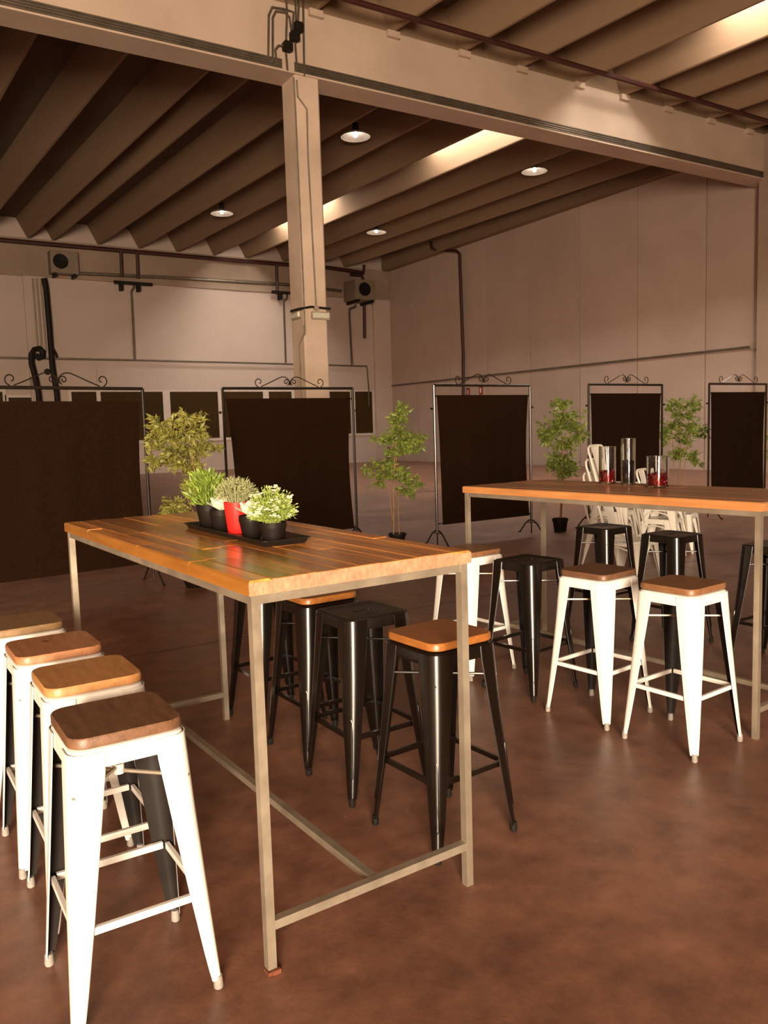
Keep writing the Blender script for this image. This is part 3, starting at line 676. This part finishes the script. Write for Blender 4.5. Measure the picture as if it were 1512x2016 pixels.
# ------------------------------------------------------------------ curtain stands
def stand(L_, R_, h, zb, label, cloth_l=.10, cloth_r=.03, drop=.14, rod_tilt=0.0):
    L_, R_ = Vector((*L_, 0)), Vector((*R_, 0)); d = R_-L_; w = d.length; a = math.atan2(d.y, d.x)
    t = empty('curtain_stand', L_, a); tag(t, label, 'curtain stand', 'black curtain stands in a row')
    r = .017
    for x in (0, w):
        MB().tube([(x,0,.17),(x,0,h)], r, 10).build('pole', m_stand, t)
        ft = MB()
        for s in (-1, 1):
            ft.tube([(x, 0, .20), (x, s*.05, .195), (x, s*.12, .15), (x, s*.19, .07), (x, s*.24, .012), (x, s*.27, .010)], .010, 8)
        ft.tube([(x,-.10,.165),(x,.10,.165)], .006, 6).tube([(x,0,.20),(x,0,.012)], .009, 8)
        ft.build('arched_foot', m_stand, t)
        MB().lathe([(.012,0),(.016,.006),(.012,.03)], 10).build('knob', m_stand, t, (x+(.028 if x else -.028)-.0,0,h-.30), (0,PI/2 if x else -PI/2,0))
    MB().tube([(-.0,0,h),(w,0,h)], r, 10).build('top_bar', m_stand, t)
    MB().tube([(r,0,h-drop),(w-r,0,h-drop)], .009, 8).build('curtain_rod', m_stand, t)
    MB().tube([(r,0,zb+.02),(w-r,0,zb+.02)], .009, 8).build('bottom_rod', m_stand, t)
    # wrought scrolls on the top bar
    cx = w/2; sc = MB(); k = w/1.75*.46
    for s in (-1, 1):
        def P3(u, v): return (cx+s*u, 0, h+r+v)
        sc.tube([P3(u, v) for u, v in scroll(.052, .062, .045, .010, -PI/2-.3, -1.35)], .006, 6)
        sc.tube([P3(.012, .03+.05*q) for q in (0,.5,1)] + [P3(.03,.105), P3(.07,.128), P3(.12,.128), P3(.19,.098), P3(.30,.048), P3(.405,.004)], .006, 6)
        sc.tube([P3(u, v) for u, v in scroll(.43, .062, .060, .016, -PI/2+.2, .95)], .006, 6)
    sc.tube([(cx,-.0,h+r+.02),(cx,0,h+r+.075)], .008, 6)
    sc.build('scrollwork', m_stand, t)
    # cloth: pinched between its rods, edges bowing inwards
    nx, nz = 28, 22; vs = []; fs = []; z1 = h-drop+.012
    for side in (0, 1):
        for j in range(nz+1):
            f = j/nz; z = z1+(zb-z1)*f; bow = math.sin(PI*min(1,f*1.25)*.5)
            xa = .045+cloth_l*bow - .04*f*cloth_l/.1*.4; xb = w-.045-cloth_r*math.sin(PI*f)
            for i in range(nx+1):
                u = i/nx; x = xa+(xb-xa)*u
                yy = .012*math.sin(u*9+1.3*f)*math.sin(PI*f)+.006*math.sin(u*31+2*f)*math.sin(PI*f)
                yy += -.011 if side == 0 else .004
                vs.append((x, yy, z))
    n1 = (nx+1)*(nz+1)
    for j in range(nz):
        for i in range(nx):
            q = j*(nx+1)+i; fs.append((q, q+nx+1, q+nx+2, q+1)); fs.append((n1+q, n1+q+1, n1+q+nx+2, n1+q+nx+1))
    for j in range(nz):
        for i in (0, nx):
            q = j*(nx+1)+i; fs.append((q, n1+q, n1+q+nx+1, q+nx+1) if i == 0 else (q, q+nx+1, n1+q+nx+1, n1+q))
    for i in range(nx):
        fs.append((i, i+1, n1+i+1, n1+i)); q = nz*(nx+1)+i; fs.append((q, n1+q, n1+q+1, q+1))
    MB().add(vs, fs, True).build('cloth', m_cloth, t)
    return t
stand((.65,8.23), (2.33,8.47), 2.035, .22, 'wide black curtain stand cut by picture edge beside the olive ficus', .05, .04)
stand((3.66,9.70), (5.50,9.66), 2.115, .20, 'black curtain stand in front of the concrete pillar', .09, .05)
stand((6.12,8.62), (7.78,8.64), 2.095, .27, 'black curtain stand before the two red wall signs', .06, .05)
stand((8.66,8.38), (10.28,8.42), 2.10, .27, 'black curtain stand behind the stacked white chairs and vases', .05, .03)
stand((10.98,8.10), (12.42,8.08), 2.10, .27, 'black curtain stand cut by picture edge under the wall junction disc', .05, .03)

# ------------------------------------------------------------------ ficus trees
def ficus(gx, gy, clumps, stems, m_leaf, label, pot_r, pot_h, dens, lsz, seed, stem_r=.011):
    rnd = random.Random(seed); random.seed(seed)
    t = empty('potted_ficus', (gx, gy, 0)); tag(t, label, 'plant', 'artificial ficus trees between the stands')
    dv = Vector((gx, gy, 0)); dist_dir = dv.normalized(); right = Vector((dist_dir.y, -dist_dir.x, 0))
    def loc(px, py, dep=0.0):
        d = ray(px, py); k = (dv.dot(dist_dir))/(d.dot(dist_dir)); p = O3+d*k + dist_dir*dep; return p-dv
    sc = dv.length/FPX
    MB().lathe([(pot_r*.72,0),(pot_r*.76,.01),(pot_r*.92,pot_h*.78),(pot_r,pot_h*.79),(pot_r,pot_h),(pot_r-.01,pot_h),(pot_r-.012,pot_h*.86)], 24, capt=False).build('pot', m_pot, t)
    MB().lathe([(.001,pot_h*.87),(pot_r-.011,pot_h*.87)], 20, capb=False, capt=False).build('soil', m_soil, t)
    for si, st in enumerate(stems):
        pts = [loc(px, py, dp) for px, py, dp in st]; n = len(pts)
        MB().tube(pts, [stem_r*(1-.55*i/(n-1))*(1 if si == 0 else .72) for i in range(n)], 8).build('stem', m_stem, t)
    lm = MB(); tw = MB()
    for px, py, rx, ry in clumps:
        c = loc(px, py, rnd.uniform(-.06,.06)); n = int(dens*(rx*ry)**.75*1.1)
        for b in range(max(2, n//7)):
            # twig with a spray of leaves
            a, e = rnd.uniform(0,2*PI), rnd.uniform(-.6,.8)
            tip = c + right*(rx*sc*rnd.uniform(-.85,.85)) + dist_dir*(rx*sc*rnd.uniform(-.7,.7)) + Vector((0,0,ry*sc*rnd.uniform(-.8,.9)))
            root = c.lerp(tip, -.15)
            tw.tube([root, root.lerp(tip,.6)+Vector((0,0,.012)), tip], .0016, 4, cap=False)
            for k in range(7):
                q = root.lerp(tip, rnd.uniform(.35,1.05)) + Vector((rnd.uniform(-1,1),rnd.uniform(-1,1),rnd.uniform(-1,1)))*.018
                d = (tip-root).normalized()*.6 + Vector((rnd.uniform(-1,1),rnd.uniform(-1,1),rnd.uniform(-1.0,.35)))
                leaf(lm, q, d, lsz*rnd.uniform(.75,1.2), lsz*.48*rnd.uniform(.8,1.15), .18, rnd.uniform(-.1,.35))
    o = lm.build('foliage', m_leaf, t); o['kind'] = 'stuff'
    o = tw.build('twigs', m_twig, t); o['kind'] = 'stuff'
    return t
cA = [(370,823,34,14),(318,838,28,20),(392,848,18,20),(345,858,42,18),(303,872,18,12),(352,890,50,20),(318,908,34,14),(392,885,28,18),(425,878,14,6),(385,930,20,20),(345,992,26,18),(375,960,20,20),(332,1000,16,10),(300,858,12,8),(365,915,34,14)]
ficus(2.62, 7.98, cA, [[(386,1138,0),(390,1000,0),(384,930,.0),(368,860,0),(352,822,0)],[(388,1138,.03),(381,1010,.04),(360,960,.05),(345,985,.02)],[(389,1138,-.03),(388,960,-.03),(398,890,-.02)]], m_leafA, 'tall olive green ficus between the two wide curtain stands', .13, .10, 1.44, 0.071, 11)
cB = [(793,803,16,11),(784,820,24,14),(783,835,16,8),(786,850,26,11),(774,865,24,13),(797,868,34,14),(823,864,16,14),(806,884,32,12),(742,862,12,6),(766,890,15,9),(751,913,27,12),(761,931,34,15),(746,947,15,11),(720,928,7,9),(791,936,22,14),(813,948,20,11),(796,962,18,9),(829,957,8,5),(808,974,6,6)]
ficus(5.93, 9.30, cB, [[(775,1060,0),(775,960,0),(777,893,0),(784,830,0),(788,806,0)],[(787,1060,.03),(784,1010,.03),(785,965,.02),(800,945,.0)],[(773,1025,-.02),(768,980,-.03),(763,945,-.03),(752,920,-.02)],[(777,925,.02),(782,890,.02),(800,870,.02)]], m_leafB, 'slim green ficus with bare lower stems before the room corner', .125, .12, 1.44, 0.075, 12)
cC = [(1104,795,24,12),(1116,820,34,18),(1094,843,42,20),(1136,852,26,24),(1074,866,22,18),(1113,873,30,14),(1104,903,30,17),(1113,925,34,16),(1090,916,15,13)]
ficus(8.26, 8.56, cC, [[(1103,1020,0),(1106,950,0),(1108,890,0),(1106,820,0)],[(1105,1020,.02),(1112,900,.03),(1128,850,.02)]], m_leafB, 'dense green ficus in a black pot left of the stacked white chairs', .115, .19, 1.84, 0.071, 13)
cD = [(1328,797,20,14),(1361,794,20,12),(1346,816,34,13),(1322,843,28,18),(1356,843,28,17),(1382,850,12,14),(1308,866,11,11),(1342,866,25,13),(1337,893,25,15),(1366,898,17,13),(1374,912,9,8)]
ficus(11.10, 8.94, cD, [[(1335,1010,0),(1338,940,0),(1340,880,0),(1338,810,0)],[(1342,1010,.03),(1348,920,.03),(1356,850,.02)],[(1331,1010,-.02),(1326,940,-.02),(1324,850,-.02)]], m_leafB, 'green ficus between the two smaller curtain stands behind the short vase', .115, .18, 1.84, 0.075, 14)
cE = [(1530,800,20,14),(1545,830,30,18),(1528,860,26,16),(1550,880,26,16),(1525,890,18,10)]
ficus(13.6, 8.9, cE, [[(1535,1000,0),(1537,930,0),(1538,860,0),(1536,800,0)]], m_leafB, 'ficus almost wholly hidden past the last curtain stand at picture edge', .115, .18, 1.84, 0.075, 15)

# ------------------------------------------------------------------ stacked white chairs
m_chair = mat('white_chair_enamel', (.80,.76,.68), .35, var=(.74,.70,.62), vscale=8, coat=.2)
def chair_meshes():
    K = {}
    # local: +x is the front of the chair, z up
    def trap(xf, xb, wf, wb, r, z, n=4):
        out = []
        for (cx, cy, a0) in ((xf-r, wf-r, 0), (xb+r, wb-r, PI/2), (xb+r, -(wb-r), PI), (xf-r, -(wf-r), 1.5*PI)):
            for k in range(n+1): a = a0+PI/2*k/n; out.append((cx+r*math.cos(a), cy+r*math.sin(a), z))
        return out
    lo = [trap(.185,-.165,.185,.150,.05,.395), trap(.186,-.166,.186,.151,.05,.40), trap(.184,-.164,.184,.149,.05,.440), trap(.175,-.155,.175,.140,.045,.450), trap(.150,-.130,.150,.118,.04,.446)]
    K['seat'] = MB().loops([[(x*.985,y*.985,.43) for x,y,z in lo[0]]]+[[(x*.985,y*.985,z) for x,y,z in lo[0]]]+lo, capb=False).mesh('seat', m_chair, 50)
    def leg(x0, y0, x1, y1, sx, sy):
        mb = MB(); rings = []
        for f in (0,.15,.4,.7,.93,1):
            x, y, z = x0+(x1-x0)*f, y0+(y1-y0)*f, .43*(1-f)+.0; w = .070*(1-f)+.020; th = .003
            o = [(x-sx*w,y,z),(x-sx*w*.3,y,z),(x-sx*.006,y-sy*.002,z),(x,y-sy*.012,z),(x,y-sy*w*.4,z),(x,y-sy*w,z)]
            i = [(px-sx*th if k > 2 else px, py-sy*th if k < 4 else py, pz) for k, (px,py,pz) in enumerate(o)]
            rings.append(o+list(reversed(i)))
        if sx*sy < 0: rings = [list(reversed(r)) for r in rings]
        mb.loops(rings, smooth=True); return mb.mesh('leg', m_chair, 40)
    K['legs'] = [leg(.186,.186,.225,.215,1,1), leg(.186,-.186,.225,-.215,1,-1), leg(-.166,.151,-.235,.195,-1,1), leg(-.166,-.151,-.235,-.195,-1,-1)]
    hp = [(-.150,.150,.44),(-.175,.160,.55),(-.215,.178,.72),(-.235,.180,.78),(-.248,.165,.825),(-.255,.130,.848),(-.257,.06,.852)]
    K['hoop'] = MB().tube(hp+[(x,-y,z) for x,y,z in reversed(hp)], .012, 8).mesh('back_frame', m_chair)
    sp = MB(); rows = []
    for f in (0,.25,.5,.75,1):
        x = -.150-.103*f; z = .44+.405*f; w = .045+.045*f
        rows.append([(x+.004-.012,-w,z),(x-.006-.012,0,z),(x+.004-.012,w,z),(x+.0065-.012,w,z),(x-.0035-.012,0,z),(x+.0065-.012,-w,z)])
    K['splat'] = sp.loops(rows, smooth=True).mesh('back_splat', m_chair, 50)
    K['side'] = MB().tube([(.195,.19,.25),(.10,.186,.36),(-.02,.178,.385),(-.12,.168,.36),(-.195,.172,.25)], .008, 6).mesh('side_arch', m_chair)
    return K
CH = chair_meshes()
def chair(x, y, z, a, label, group):
    t = empty('metal_chair', (x, y, z), a); tag(t, label, 'chair', group)
    inst('seat', CH['seat'], t); inst('back_frame', CH['hoop'], t); inst('back_splat', CH['splat'], t)
    for l in CH['legs']: inst('leg', l, t)
    inst('side_arch', CH['side'], t); o = inst('side_arch', CH['side'], t); o.scale = (1,-1,1)
    return t
ang = -1.30
def stack(x, y, a, labels, group):
    fx, fy = math.cos(a), math.sin(a)
    for k, lb in enumerate(labels): chair(x+fx*.03*k, y+fy*.03*k, .15*k, a, lb, group)
stack(6.68, 6.17, ang, ['white metal chair at the bottom of the tallest stack','white metal chair second from the bottom of the tallest stack','white metal chair second from the top of the tallest stack','white metal chair topmost of the tallest stack, beside medium vase'], 'white chairs of the tall stack')
stack(7.46, 6.12, ang+.08, ['lower white metal chair of the two-chair stack under the short vase','upper white metal chair of the two-chair stack under the short vase'], 'white chairs of the short stack')
chair(8.02, 6.32, 0, ang+.15, 'lone white metal chair past the two-chair stack, away from the tallest stack', 'white metal chairs')
chair(5.93, 5.22, 0, ang-.1, 'single white metal chair directly behind the black steel stool of the vase table', 'white metal chairs')
